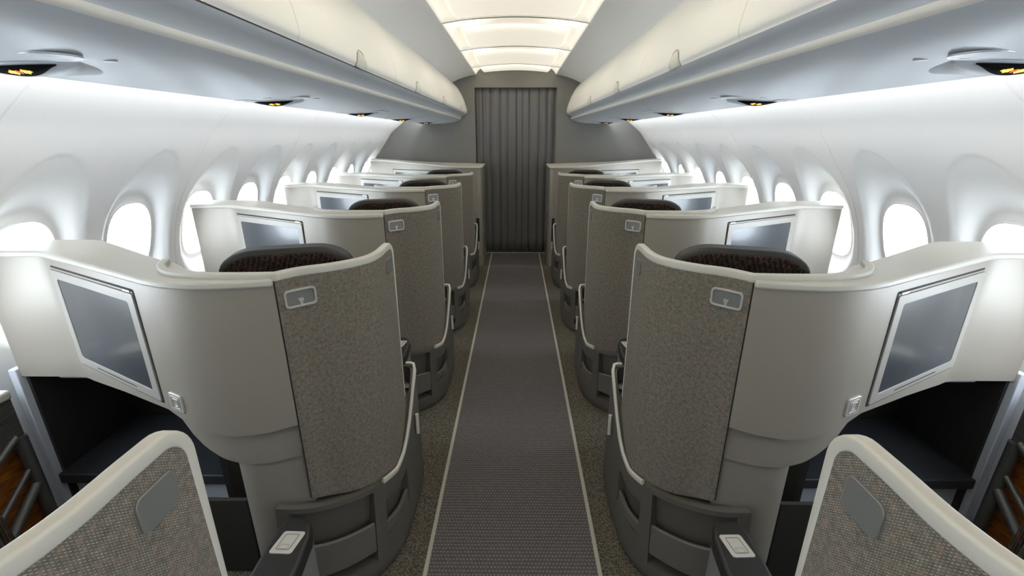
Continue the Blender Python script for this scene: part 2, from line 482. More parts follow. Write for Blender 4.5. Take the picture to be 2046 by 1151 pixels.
for (a, b), nm in zip(panels, range(len(panels))):
    if b < -0.5 or a < Y0: 
        pass
    e = empty('ceiling_light', (0, (a + b) / 2, 2.36), '', 'ceiling light', 'glowing ceiling light panels')
    vis = {2.45: 'glowing cream ceiling panel cut off by the top of the photo',
           3.53: 'glowing cream ceiling panel, the middle one of the three in view',
           4.61: 'glowing cream ceiling panel nearest the dark bulkhead',
           5.69: 'glowing cream ceiling panel at the bulkhead'}
    e['label'] = vis.get(round(a, 2), 'glowing cream ceiling panel behind the camera')
    org = tuple(e.location)
    # pan: side walls + top, open below
    bm = new_bm()
    X = [-PW + 2 * PW * i / 24 for i in range(25)]
    dep = 0.055
    def pz(x, d): return zc(x) + d
    top = {}
    yy = [a, a + 0.025, a + 0.05, b - 0.05, b - 0.025, b]
    dy = [0, 0.035, dep, dep, 0.035, 0]
    def dx(x):
        e_ = PW - abs(x)
        return min(1.0, math.sin(min(e_ / 0.06, 1) * math.pi / 2))
    X = [-PW, -PW + 0.012, -PW + 0.03, -PW + 0.06] + [(-PW + 0.06) + (2 * PW - 0.12) * i / 20 for i in range(1, 20)] + [PW - 0.06, PW - 0.03, PW - 0.012, PW]
    for i, x in enumerate(X):
        for j, y in enumerate(yy):
            top[i, j] = bm.verts.new((x, y, pz(x, min(dy[j], dep * dx(x)))))
    for i in range(len(X) - 1):
        for j in range(len(yy) - 1):
            bm.faces.new((top[i, j], top[i+1, j], top[i+1, j+1], top[i, j+1]))
    p = obj('light_pan', bm, M_PANA, e, org)
    md = p.modifiers.new('solid', 'SOLIDIFY'); md.thickness = 0.006; md.offset = 1
    # louvre: curved plate over the far part, soft rounded near edge
    bm = new_bm(); lo = a + 0.44 * (b - a); hi = b - 0.012
    hw = 0.425; g = {}
    X = [-hw, -hw + 0.008, -hw + 0.03] + [(-hw + 0.03) + (2 * hw - 0.06) * i / 18 for i in range(1, 18)] + [hw - 0.03, hw - 0.008, hw]
    yy = [lo, lo + 0.01, lo + 0.035, lo + 0.08, hi - 0.02, hi]
    zz = [0.050, 0.034, 0.022, 0.014, 0.012, 0.012]
    for i, x in enumerate(X):
        ex = hw - abs(x); rise = 0.03 * (1 - min(ex / 0.03, 1)) ** 1.5
        for j, y in enumerate(yy):
            g[i, j] = bm.verts.new((x, y, zc(x) + min(0.052, zz[j] + rise)))
    for i in range(len(X) - 1):
        for j in range(len(yy) - 1):
            bm.faces.new((g[i, j], g[i+1, j], g[i+1, j+1], g[i, j+1]))
    p = obj('light_louvre', bm, M_PANB, e, org)
    md = p.modifiers.new('solid', 'SOLIDIFY'); md.thickness = 0.004; md.offset = 1

# small lamps of the ceiling fixtures, set inside the pans at their two ends
for (a, b) in panels:
    if a < -0.7: continue
    for sx in (-1, 1):
        yc = a + 0.20 * (b - a)
        area('ceiling_fixture_lamp', (sx * 0.36, yc, zc(0.36) + 0.018), (math.radians(180), 0, 0), 0.16, 0.30, 0.9, (1.0, 0.93, 0.80))
# ---- side walls with window recesses
WP = [(1.20, 1.850), (1.32, 1.835), (1.41, 1.800), (1.465, 1.760), (1.51, 1.724), (1.56, 1.685), (1.63, 1.625), (1.72, 1.505), (1.82, 1.370), (1.90, 1.245), (1.955, 1.12),
      (1.995, 0.98), (2.02, 0.80), (2.03, 0.55), (2.025, 0.30), (2.0, 0.0)]
WPC = crom(WP, 8)
arcs = [0]
for p, q in zip(WPC, WPC[1:]): arcs.append(arcs[-1] + math.hypot(q[0]-p[0], q[1]-p[1]))
def wall_pt(t):
    """point and outward normal at arc length t"""
    t = max(0, min(arcs[-1] - 1e-6, t))
    for i in range(len(arcs) - 1):
        if arcs[i] <= t <= arcs[i+1]:
            u = (t - arcs[i]) / (arcs[i+1] - arcs[i]); p, q = WPC[i], WPC[i+1]
            d = Vector((q[0]-p[0], q[1]-p[1])); L = d.length
            return p[0] + d.x * u, p[1] + d.y * u, -d.y / L, d.x / L
def arc_at_z(z):
    for i in range(len(arcs) - 1):
        if WPC[i][1] >= z >= WPC[i+1][1]:
            return arcs[i] + (arcs[i+1] - arcs[i]) * (WPC[i][1] - z) / (WPC[i][1] - WPC[i+1][1])
WCY = [1.77 + 0.54 * k for k in range(-8, 9)]
T_TOP = arc_at_z(1.53)
T_PC = arc_at_z(1.060)            # pane centre
PC0 = wall_pt(T_PC)
PH, PWD = 0.205, 0.142             # pane half height / half width
RT = T_PC - T_TOP                 # recess reach above the pane centre
SEAMS = [y + 0.27 for y in WCY[::2]] if True else []
SEAMS = [1.50 + 1.08 * k for k in range(-4, 5)]
def recess(y, t):
    for cy in WCY:
        dy = y - cy
        if abs(dy) > 0.25: continue
        dt = T_PC - t
        h = RT if dt > 0 else 0.30
        ex = 2.0 if dt > 0 else 3.0
        r = ((abs(dy) / 0.228) ** ex + (abs(dt) / h) ** ex) ** (1 / ex)
        if r >= 1: return 0.0
        # pane superellipse radius in the same direction
        rp = ((abs(dy) / (PWD + 0.012)) ** 2.6 + (abs(dt) / (PH + 0.012)) ** 2.6) ** (1 / 2.6)
        X_, Z_, NX_, NZ_ = wall_pt(t)
        fl = (0.046 - ((X_ - PC0[0]) * PC0[2] + (Z_ - PC0[1]) * PC0[3])) / (NX_ * PC0[2] + NZ_ * PC0[3])
        if rp <= 1: return fl
        # blend between rim (r=1) and pane edge (rp=1)
        w = (1 - r) / ((1 - r) + (rp - 1) * 0.9 + 1e-6)
        return 0.006 * min(1, (1 - r) / 0.02) + (fl - 0.006) * (w * w * (3 - 2 * w)) ** 1.0
    return 0.0
def seam(y):
    for sy in SEAMS:
        if abs(y - sy) < 0.0035: return 0.004
    return 0.0
tset = []
t = 0.0
while t < arcs[-1]:
    tset.append(t)
    z = wall_pt(t)[1]
    t += 0.012 if 0.78 < z < 1.58 else 0.03
tset.append(arcs[-1])
yset = []
y = Y0
while y < Y1:
    yset.append(y); y += 0.0125
for sy in SEAMS: yset += [sy - 0.0036, sy - 0.001, sy + 0.001, sy + 0.0036]
yset.append(Y1); yset = sorted(set(round(v, 4) for v in yset if Y0 <= v <= Y1))
wall_mesh = {}
for s in (-1, 1):
    bm = new_bm(); rows = []
    for y in yset:
        r_ = []
        sd = seam(y)
        for t in tset:
            x, z, nx, nz = wall_pt(t)
            d = recess(y, t) + sd
            r_.append(bm.verts.new((x + nx * d, y, z + nz * d)))
        rows.append(r_)
    for A, B in zip(rows, rows[1:]):
        for i in range(len(tset) - 1): bm.faces.new((A[i], A[i+1], B[i+1], B[i]))
    side = 'left' if s < 0 else 'right'
    o = obj('wall_' + side, bm, M_WALL, s=s, ang=60)
    struct(o, 'curved white cabin sidewall on the %s' % side, 'wall')
    md = o.modifiers.new('solid', 'SOLIDIFY'); md.thickness = 0.01; md.offset = -1 if False else 1
# windows: bright pane with a slim inner frame
x, z, nx, nz = wall_pt(T_PC)
tn = Vector((nx, 0, nz)); tup = Vector((-nz, 0, nx)); 
if tup.z < 0: tup = -tup
def supere(a, b, ex, n=40):
    out = []
    for i in range(n):
        th = 2 * math.pi * i / n; c, s_ = math.cos(th), math.sin(th)
        out.append((a * abs(c) ** (2/ex) * (1 if c >= 0 else -1), b * abs(s_) ** (2/ex) * (1 if s_ >= 0 else -1)))
    return out
wn = 0
protoW = {}
for s in (-1, 1):
    for cy in WCY:
        if cy < Y0 + 0.3 or cy > Y1 - 0.1: continue
        wn += 1
        c = Vector((x, 0, z)) + tn * 0.0420
        if s not in protoW:
            F = Fr((0, 0, 0), (0, 1, 0), -tn, tup)
            bm = new_bm(); ring(bm, F, supere(PWD + 0.008, PH + 0.008, 2.6), supere(PWD, PH, 2.6), -0.012, 0.0006)
            fr = obj('window_%d' % wn, bm, M_WALL, s=s); struct(fr)
            bm = new_bm(); plate(bm, F, supere(PWD + 0.002, PH + 0.002, 2.6), -0.01, -0.002)
            obj('window_pane', bm, M_PANE, fr, (0, 0, 0), s=s)
            protoW[s] = fr; o = fr
        else:
            o = copy_tree(protoW[s]); o.name = 'window_%d' % wn
        o.location = (s * c.x, cy, c.z)
        o['label'] = 'bright cabin window in the %s sidewall' % ('left' if s < 0 else 'right'); 

# ---- bulkhead with doorway, rear wall
DW = 0.527; DH = 2.172
bm = new_bm()
sec = [(2.06, 0), (2.06, 1.5), (1.6, 1.95), (0.95, 2.42), (-0.95, 2.42), (-1.6, 1.95), (-2.06, 1.5), (-2.06, 0), (-DW, 0), (-DW, DH), (DW, DH), (DW, 0)]
extr_y(bm, sec, Y1, Y1 + 0.045)
o = obj('wall_front', bm, M_BULK, bevel=0.004, smooth=False); struct(o, 'dark grey bulkhead wall around the curtained doorway', 'wall')
bm = new_bm(); box(bm, (-2.08, Y0 - 0.05, -0.05), (2.08, Y0, 2.45))
struct(obj('wall_back', bm, M_CEIL, smooth=False))
# curtains
def curtain(x0, x1, ph, zb):
    bm = new_bm(); n = int((x1 - x0) / 0.005); R = []
    rnd = random.Random(ph)
    B = [b for b in (-0.62, -0.527, -0.43, -0.33, -0.209, -0.114, 0.004, 0.085, 0.18, 0.31, 0.41, 0.50, 0.62)]
    tilt = [rnd.uniform(-0.016, 0.016) for _ in B]
    nz = 12
    for i in range(n + 1):
        xx = x0 + (x1 - x0) * i / n; row = []
        for k in range(nz + 1):
            z = zb + (DH + 0.03 - zb) * k / nz
            f = 0.0
            for q in range(len(B) - 1):
                a, b = B[q] + 0.006 * math.sin(z * 1.3 + q), B[q+1] + 0.006 * math.sin(z * 1.3 + q + 1)
                if a <= xx < b:
                    u = (xx - a) / (b - a)
                    f -= 0.030 * (1 - abs(2 * u - 1) ** 3.0) + tilt[q] * (u - 0.5) + 0.004 * math.sin(u * 9 + q)
            row.append(bm.verts.new((xx, Y1 + 0.085 + f, z)))
        R.append(row)
    for A, B_ in zip(R, R[1:]):
        for k in range(nz): bm.faces.new((A[k], A[k+1], B_[k+1], B_[k]))
    o = obj('curtain', bm, M_CURT, ang=80)
    md = o.modifiers.new('solid', 'SOLIDIFY'); md.thickness = 0.004
    return o
tag(curtain(-0.56, 0.004, 3, 0.008), 'left half of the pleated dark grey curtain closing the doorway', 'curtain', 'doorway curtains')
tag(curtain(0.006, 0.56, 8, 0.008), 'right half of the pleated dark grey curtain closing the doorway', 'curtain', 'doorway curtains')

# ================================================================== OVERHEAD BINS
BFACE = crom([(0.83, 2.232), (0.80, 2.228), (0.735, 2.160), (0.683, 2.07), (0.645, 1.965), (0.630, 1.89), (0.640, 1.862)], 5)
BCHAN = [(0.645, 1.860), (0.655, 1.850), (0.672, 1.843), (0.690, 1.833), (0.703, 1.822), (0.711, 1.812), (0.714, 1.804)]
BUND = [(0.716, 1.803), (0.721, 1.7935), (0.745, 1.781), (0.77, 1.771), (0.80, 1.762), (0.85, 1.7535), (0.92, 1.746), (1.05, 1.740), (1.16, 1.7385), (1.192, 1.7405), (1.198, 1.748)]
def psu_z(a):
    for p, q in zip(BUND, BUND[1:]):
        if p[0] <= a <= q[0]: return p[1] + (q[1]-p[1]) * (a-p[0]) / (q[0]-p[0])
seams_b = [1.497 + 1.135 * k for k in range(-4, 6)]
LATCH_Y = [1.497 + 1.135 * k + 0.5675 for k in range(-4, 5)]
ordn = {0: 'nearest', 1: 'second', 2: 'third', 3: 'fourth', 4: 'fifth', 5: 'farthest'}
for s in (-1, 1):
    dx_ = 0.0 if s < 0 else 0.026
    side = 'left' if s < 0 else 'right'
    ysb = [Y0] + [v for v in seams_b if Y0 + 0.2 < v < Y1 - 0.3] + [Y1]
    vis = 0
    for a, b in zip(ysb, ysb[1:]):
        if b < 0.3: nth = None
        else: nth = vis; vis += 1
        lab = ('cream overhead bin above the %s seats, %s from the camera' % (side, ordn[nth])) if nth is not None else 'cream overhead bin behind the camera on the %s' % side
        if nth is not None and b > Y1 - 0.01: lab = 'cream overhead bin touching the bulkhead above the %s seats' % side
        e = empty('overhead_bin', (s * 0.9, a, 1.9), lab, 'overhead bin', 'overhead bins along the cabin')
        org = tuple(e.location)
        bm = new_bm()
        back = [(1.19, 1.84), (1.12, 1.86), (1.08, 2.15), (0.9, 2.30)]
        face = [(p[0] + dx_, p[1]) for p in BFACE]
        prof = face + [(0.66 + dx_, 1.866)] + [(1.0, 1.93), (1.0, 2.20), (0.87, 2.20)]
        extr_y(bm, prof, a + 0.0012, b - 0.0012)
        obj('door', bm, M_BIN, e, org, s, ang=50)
        bm = new_bm()
        ch = [(p[0] + dx_ * 0.6, p[1]) for p in BCHAN]
        extr_y(bm, ch + [(0.76, 1.83), (1.0, 1.86), (1.0, 1.925), (0.67 + dx_, 1.864)], a, b)
        obj('grip_channel', bm, M_BINU, e, org, s, ang=25)
        # latch at the lower edge of the door
        yc = a + (b - a) / 2 if (b - a) > 1.1 and (b - a) < 1.2 else None
        if b > Y1 - 0.01: yc = LATCH_Y[-1] if LATCH_Y[-1] < b else None
        if yc is None and b - a > 1.3: yc = b - 0.5675
        if yc is not None and b > 0.3:
            P = Vector((0.634 + dx_, yc, 1.868)); 
            # follow the door face upward
            bm = new_bm(); n = 16; hgt = 0.066; wd = 0.060
            prev = None
            def fpt(h):
                # walk the door profile upward by h from the bottom edge
                pr = [(p[0] + dx_, p[1]) for p in BFACE[::-1]]
                acc = 0
                for p, q in zip(pr, pr[1:]):
                    L = math.hypot(q[0]-p[0], q[1]-p[1])
                    if acc + L >= h:
                        u = (h - acc) / L; return (p[0] + (q[0]-p[0]) * u, p[1] + (q[1]-p[1]) * u, (-(q[1]-p[1]) / L, (q[0]-p[0]) / L))
                    acc += L
                return pr[-1] + ((0, 0),)
            rows_ = []
            for i in range(11):
                h = hgt * i / 10
                w_ = wd * math.sqrt(max(0, 1 - (h / hgt) ** 2)) + 0.001
                fx, fz, nn = fpt(h)
                row = []
                for j in range(9):
                    u = -1 + 2 * j / 8
                    bulge = 0.020 * (1 - u * u) * (1 - (h / hgt) ** 2) + 0.001
                    row.append(bm.verts.new((fx + nn[0] * bulge, yc + u * w_, fz + nn[1] * bulge)))
                rows_.append(row)
            for A, B in zip(rows_, rows_[1:]):
                for j in range(8): bm.faces.new((A[j], A[j+1], B[j+1], B[j]))
            lt = obj('latch', bm, M_CREAM, e, org, s, ang=60)
            md = lt.modifiers.new('solid', 'SOLIDIFY'); md.thickness = 0.004
            bm = new_bm(); pts = []
            for i in range(25):
                th = math.pi * i / 24
                fx, fz, nn = fpt(hgt * 1.06 * math.sin(th))
                pts.append((fx + nn[0] * 0.001, yc + wd * 1.08 * math.cos(th), fz + nn[1] * 0.001))
            tube(bm, pts, 0.0011, 6)
            obj('latch_rim', bm, M_TUBE, lt, org, s)
    # service panel under the bins, in one continuous run of units
    units = [0.970 + PITCH_Y * k + (0.085 if k == 0 else 0) for k in range(-3, 5)]
    run = [Y0] + [u + 0.70 for u in units[:-1] if u + 0.70 > Y0 + 0.1] + [Y1]
    k = 0
    for a, b in zip(run, run[1:]):
        us = [u for u in units if a < u < b]
        lab = 'grey service panel under the %s bins, %s from the camera' % (side, ordn.get(k, '')) if b > 1.2 else 'grey service panel under the %s bins behind the camera' % side
        if b > 1.2: k += 1
        e = empty('service_panel', (s * 0.95, a, 1.74), lab, 'service panel', 'service panels under the bins')
        org = tuple(e.location)
        bm = new_bm()
        extr_y(bm, BUND + [(1.17, 1.756), (1.14, 1.82), (0.73, 1.822)], a, b)
        obj('panel', bm, M_BINU, e, org, s, ang=25)
        bm = new_bm()
        extr_y(bm, [(0.708, 1.811), (0.7095, 1.802), (0.7145, 1.7965), (0.719, 1.7935), (0.722, 1.808)], a, b)
        obj('edge_stripe', bm, M_STRIPE, e, org, s, ang=60)
        for u in us:
            if b < 0: continue
            # sign housing: shallow wedge hanging below the panel, sign lens on its sloping rear face
            zc0 = psu_z(1.1)
            wv = 0.120; n = 20
            bm = new_bm()
            def leaf(W_, yf, zb, z0):
                # outline points (a,y)
                up_ = [(1.07 + W_ * t_, u + 0.0 + yf * (1 - t_ * t_)) for t_ in [i / n * 2 - 1 for i in range(n + 1)]]
                return up_
            # body: front edge straight line at y = u+0.09, rear bulges toward camera
            rear = [(1.035 + wv * tt, u - 0.045 * (1 - tt * tt)) for tt in [i / n * 2 - 1 for i in range(n + 1)]]
            frt = [(1.035 + wv * tt, u + 0.16 * (1 - tt * tt) + 0.002) for tt in [1 - i / n * 2 for i in range(n + 1)]]
            poly = rear + frt[1:-1]
            z1_ = [min(psu_z(min(p[0], 1.19)) + 0.004, 1.80) for p in poly]
            z0_ = []
            for p in poly:
                tt = (p[0] - 1.035) / wv
                z0_.append(psu_z(min(p[0], 1.19)) - 0.001)
            drop = 0.018
            a_ = [bm.verts.new((p[0], p[1], z0_[i])) for i, p in enumerate(rear)]
            b_ = [bm.verts.new((1.035 + wv * tt, u + 0.02 * (1 - tt * tt), psu_z(min(1.19, 1.035 + wv * tt)) - 0.002 - drop * (1 - tt * tt))) for tt in [i / n * 2 - 1 for i in range(n + 1)]]
            c_ = [bm.verts.new((p[0], p[1], psu_z(min(p[0], 1.19)) - 0.001)) for p in frt[::-1]]
            for i in range(n):
                for A, B in ((a_, b_), (b_, c_)):
                    try: bm.faces.new((A[i], A[i+1], B[i+1], B[i]))
                    except ValueError: pass
            pod_ = obj('sign_housing', bm, M_BINU, e, org, s, ang=60)
            md = pod_.modifiers.new('solid', 'SOLIDIFY'); md.thickness = 0.002; md.offset = -1
            # lens: pointed strip on the rear face
            bm = new_bm()
            def rf(tt, q, off=0.0):
                A_ = Vector((1.035 + wv * tt, u - 0.045 * (1 - tt * tt), psu_z(min(1.19, 1.035 + wv * tt)) - 0.001))
                B_ = Vector((1.035 + wv * tt, u + 0.02 * (1 - tt * tt), psu_z(min(1.19, 1.035 + wv * tt)) - 0.002 - drop * (1 - tt * tt)))
                p_ = A_ + (B_ - A_) * q
                return p_ + Vector((0, -0.35, -0.93)) * off
            L0, L1 = [], []
            for i in range(n + 1):
                tt = (i / n * 2 - 1) * 0.70
                L0.append(bm.verts.new(rf(tt, 0.10, 0.003))); L1.append(bm.verts.new(rf(tt, 0.14 + 0.66 * (1 - (tt / 0.70) ** 2), 0.003)))
            for i in range(n): bm.faces.new((L0[i], L0[i+1], L1[i+1], L1[i]))
            ln = obj('sign_lens', bm, M_SIGN, e, org, s)
            md = ln.modifiers.new('solid', 'SOLIDIFY'); md.thickness = 0.002
            # two amber glyphs and a red arrow between them
            def glyph(name, m_, pts_list):
                bm = new_bm()
                for poly_ in pts_list:
                    vs = [bm.verts.new(rf(px / wv, qy, 0.0062)) for px, qy in poly_]
                    ws = [bm.verts.new(rf(px / wv, qy, 0.0045)) for px, qy in poly_]
                    bm.faces.new(vs); m__ = len(vs)
                    for i in range(m__): bm.faces.new((vs[i], vs[(i+1) % m__], ws[(i+1) % m__], ws[i]))
                obj(name, bm, m_, ln, org, s, smooth=False)
            def burst(cx, cy, rx, ry, k_=11, sd=1):
                rr = random.Random(sd)
                return [(cx + rx * math.cos(2*math.pi*i/k_) * (1 if i % 2 else 0.72), cy + ry * math.sin(2*math.pi*i/k_) * (1 if i % 2 else 0.72)) for i in range(k_)]
            glyph('amber_symbol', M_YEL, [burst(-0.012, 0.47, 0.0075, 0.17, 12), [(-0.023, .42), (-0.018, .42), (-0.018, .53), (-0.023, .53)]])
            glyph('amber_symbol', M_YEL, [burst(0.012, 0.47, 0.0075, 0.17, 12, 2), [(0.018, .42), (0.023, .42), (0.023, .53), (0.018, .53)]])
            glyph('red_arrow', M_RED, [[(-0.003, .47), (0.001, .60), (0.003, .57), (0.001, .47), (0.003, .38), (0.001, .34)]])
            # reading lights and small buttons
            for la, lyo, rx in ((0.905, -0.075, 0.050), (1.135, -0.055, 0.045)):
                F = Fr((la, u + lyo, psu_z(la)), (1, 0, 0), (0, 0, -1), (0, 1, 0))
                bm = new_bm(); ring(bm, F, supere(rx, rx * 0.95, 2, 28), supere(rx * 0.90, rx * 0.85, 2, 28), -0.002, 0.0022)
                rl = obj('reading_light', bm, M_CHROME, e, org, s, bevel=0.001)
                bm = new_bm(); plate(bm, F, supere(rx * 0.89, rx * 0.84, 2, 28), -0.001, 0.0012)
                obj('light_lens', bm, M_LENS, rl, org, s)
            for la, lyo in ((0.870, 0.02), (1.00, -0.14), (1.165, 0.02), (1.03, 0.11)):
                F = Fr((la, u + lyo, psu_z(la)), (1, 0, 0), (0, 0, -1), (0, 1, 0))
                bm = new_bm(); plate(bm, F, supere(0.017, 0.011, 2, 18), -0.001, 0.0016)
                obj('call_button', bm, M_LATCH, e, org, s, bevel=0.001)
    # LED strip body in the cove that lights the sidewall
    bm = new_bm(); box(bm, (1.145, Y0, 1.800), (1.155, Y1, 1.812))
    tag(obj('cove_light', bm, M_LED, s=s), 'hidden white light strip glowing above the %s service panels' % side, 'light strip', 'cove light strips')

# ================================================================== SEAT SHELLS, CONSOLES, SEATS
CONS = crom([(0.692, 1.236), (0.79, 1.214), (0.90, 1.204), (0.99, 1.214), (1.07, 1.243)], 6)[:-1] + [(1.07, 1.2433), (1.135, 1.277), (1.40, 1.4144), (1.62, 1.5285)] + \
       crom([(1.62, 1.5285), (1.665, 1.550), (1.71, 1.560), (1.78, 1.560)], 4)[1:] + [(1.925, 1.560)]
def lerp_tab(tab, v):
    if v <= tab[0][0]: return tab[0][1]
    for p, q in zip(tab, tab[1:]):
        if p[0] <= v <= q[0]: return p[1] + (q[1]-p[1]) * (v-p[0]) / (q[0]-p[0])
    return tab[-1][1]
CBOT = [(0.69, .715), (0.78, .698), (0.87, .690), (0.95, .698), (1.03, .718), (1.10, .738), (1.17, .748), (1.26, .742), (1.50, .712), (1.60, .702), (1.70, .70), (1.93, .70)]
BBOT = [(0.69, .585), (0.80, .568), (0.88, .568), (0.95, .588), (1.03, .632), (1.10, .690), (1.14, .74)]
WING = crom([(0.688, 1.2385), (0.675, 1.249), (0.638, 1.290), (0.571, 1.334), (0.508, 1.392), (0.474, 1.450), (0.462, 1.52), (0.464, 1.60), (0.465, 1.690)], 8)
ZSH = 1.206   # top of cloth
def fab_bot(p):
    # distance along: deep at the back, rising at the front lower corner
    tab = [(1.23, .420), (1.30, .378), (1.37, .345), (1.45, .310), (1.53, .305), (1.59, .320), (1.64, .350), (1.68, .400), (1.705, .45)]
    return lerp_tab(tab, p[1])

def rounded_top(p):
    # cloth edge is tucked below the rail, rounded at the front corner
    d = 1.690 - p[1]
    if d < 0.045: return ZSH - 0.045 + math.sqrt(max(0, 0.045 ** 2 - (0.045 - d) ** 2))
    return ZSH

BASE_T = crom([(0.80, 1.200), (0.70, 1.203), (0.62, 1.240), (0.553, 1.298), (0.498, 1.368), (0.460, 1.45), (0.448, 1.55), (0.443, 1.66), (0.440, 1.77), (0.444, 1.82), (0.465, 1.852), (0.50, 1.865), (0.56, 1.87)], 6)
BASE_B = crom([(0.80, 1.150), (0.70, 1.148), (0.62, 1.175), (0.550, 1.225), (0.482, 1.295), (0.440, 1.39), (0.428, 1.50), (0.424, 1.62), (0.424, 1.72), (0.430, 1.79), (0.455, 1.835), (0.50, 1.850), (0.56, 1.855)], 6)
def base_top(y):
    return lerp_tab([(1.20, .405), (1.24, .392), (1.31, .372), (1.39, .352), (1.47, .340), (1.55, .352), (1.61, .385), (1.66, .430), (1.71, .49), (1.76, .55), (1.80, .585), (1.83, .598), (2.2, .60)], y)

def base_pt(f, v):
    """f = index (float) along the base curve, v = 0..1 height"""
    i = min(int(f), len(BASE_T) - 2); u = f - i
    T = [BASE_T[i][k] + (BASE_T[i+1][k] - BASE_T[i][k]) * u for k in (0, 1)]
    B = [BASE_B[i][k] + (BASE_B[i+1][k] - BASE_B[i][k]) * u for k in (0, 1)]
    zt = base_top(T[1])
    vb = v ** 0.8
    # tuck the foot of the base inward a little
    x = B[0] + (T[0]-B[0]) * vb; y = B[1] + (T[1]-B[1]) * vb
    foot = max(0, (0.12 - v) / 0.12); 
    # outward normal
    tx, ty = BASE_T[i+1][0] - BASE_T[i][0], BASE_T[i+1][1] - BASE_T[i][1]; L = math.hypot(tx, ty) or 1
    nx, ny = ty / L, -tx / L      # points to inside for this direction
    if nx * (0.8 - x) < 0 and ny * (1.7 - y) < 0: nx, ny = -nx, -ny
    inn = Vector((-ty / L, tx / L, 0))
    c = Vector((0.75, 1.65, 0))
    if (c - Vector((x, y, 0))).dot(inn) < 0: inn = -inn
    return Vector((x, y, v * zt)) + inn * 0.02 * foot * foot, inn

def f_at(yv=None, av=None):
    """curve index where the top curve reaches a given a (rear part) or y (side part)"""
    for i in range(len(BASE_T) - 1):
        if av is not None and BASE_T[i][0] >= av >= BASE_T[i+1][0] and BASE_T[i][1] < 1.6:
            return i + (BASE_T[i][0] - av) / (BASE_T[i][0] - BASE_T[i+1][0] + 1e-9)
        if yv is not None and BASE_T[i][1] <= yv <= BASE_T[i+1][1]:
            return i + (yv - BASE_T[i][1]) / (BASE_T[i+1][1] - BASE_T[i][1] + 1e-9)

def build_base(bm, holes):
    """wall of the base as a grid, holes = (f0, f1, v0, v1, depth)"""
    fs = sorted(set([float(i) for i in range(len(BASE_T))] + [h[0] for h in holes] + [h[1] for h in holes]))
    vs = sorted(set([0, .04, .08, .12, .2, .3, .4, .5, .6, .7, .8, .9, 1.0] + [h[2] for h in holes] + [h[3] for h in holes]))
    V = {}
    for i, f in enumerate(fs):
        for j, v in enumerate(vs):
            V[i, j] = bm.verts.new(base_pt(f, v)[0])
    def inh(f, v):
        for h in holes:
            if h[0] < f < h[1] and h[2] < v < h[3]: return h
    deep = {}
    def D(i, j, h):
        if (i, j) not in deep:
            p, inn = base_pt(fs[i], vs[j]); deep[i, j] = bm.verts.new(p + inn * h[4])
        return deep[i, j]
    for i in range(len(fs) - 1):
        for j in range(len(vs) - 1):
            h = inh((fs[i] + fs[i+1]) / 2, (vs[j] + vs[j+1]) / 2)
            q = [(i, j), (i+1, j), (i+1, j+1), (i, j+1)]
            if not h:
                bm.faces.new([V[c] for c in q]); continue
            bm.faces.new([D(*c, h) for c in q])
            for (c0, c1, nb) in ((q[0], q[1], (0, -1)), (q[1], q[2], (1, 0)), (q[2], q[3], (0, 1)), (q[3], q[0], (-1, 0))):
                ii, jj = i + nb[0], j + nb[1]
                out = ii < 0 or jj < 0 or ii >= len(fs) - 1 or jj >= len(vs) - 1 or inh((fs[ii] + fs[ii+1]) / 2, (vs[jj] + vs[jj+1]) / 2) is not h
                if out: bm.faces.new((V[c0], V[c1], D(*c1, h), D(*c0, h)))
    # top deck, closes the body: flat lid from the wall's top edge inward
    top = [V[i, len(vs) - 1] for i in range(len(fs))]
    inner = []
    for i, f in enumerate(fs):
        p, inn = base_pt(f, 1.0); inner.append(bm.verts.new(p + inn * 0.022))
    for i in range(len(fs) - 1):
        bm.faces.new((top[i], top[i+1], inner[i+1], inner[i]))
    low = []
    for i, f in enumerate(fs):
        p, inn = base_pt(f, 0.0); q = base_pt(f, 1.0)[0] + inn * 0.022; low.append(bm.verts.new((q.x, q.y, 0)))
    for i in range(len(fs) - 1):
        bm.faces.new((inner[i], inner[i+1], low[i+1], low[i]))

def patch(bm, f0, f1, v0, v1, out0, out1, nf=10, nv=3, z_round=0):
    """a curved plate floating on the base surface, from depth out0 (inside) to out1"""
    A, B = {}, {}
    for i in range(nf + 1):
        for j in range(nv + 1):
            p, inn = base_pt(f0 + (f1-f0) * i / nf, v0 + (v1-v0) * j / nv)
            A[i, j] = bm.verts.new(p + inn * out0); B[i, j] = bm.verts.new(p + inn * out1)
    for i in range(nf):
        for j in range(nv):
            bm.faces.new((A[i, j], A[i+1, j], A[i+1, j+1], A[i, j+1])); bm.faces.new((B[i, j], B[i, j+1], B[i+1, j+1], B[i+1, j]))
    for i in range(nf):
        for j in (0, nv): bm.faces.new((A[i, j], A[i+1, j], B[i+1, j], B[i, j]))
    for j in range(nv):
        for i in (0, nf): bm.faces.new((A[i, j], A[i, j+1], B[i, j+1], B[i, j]))

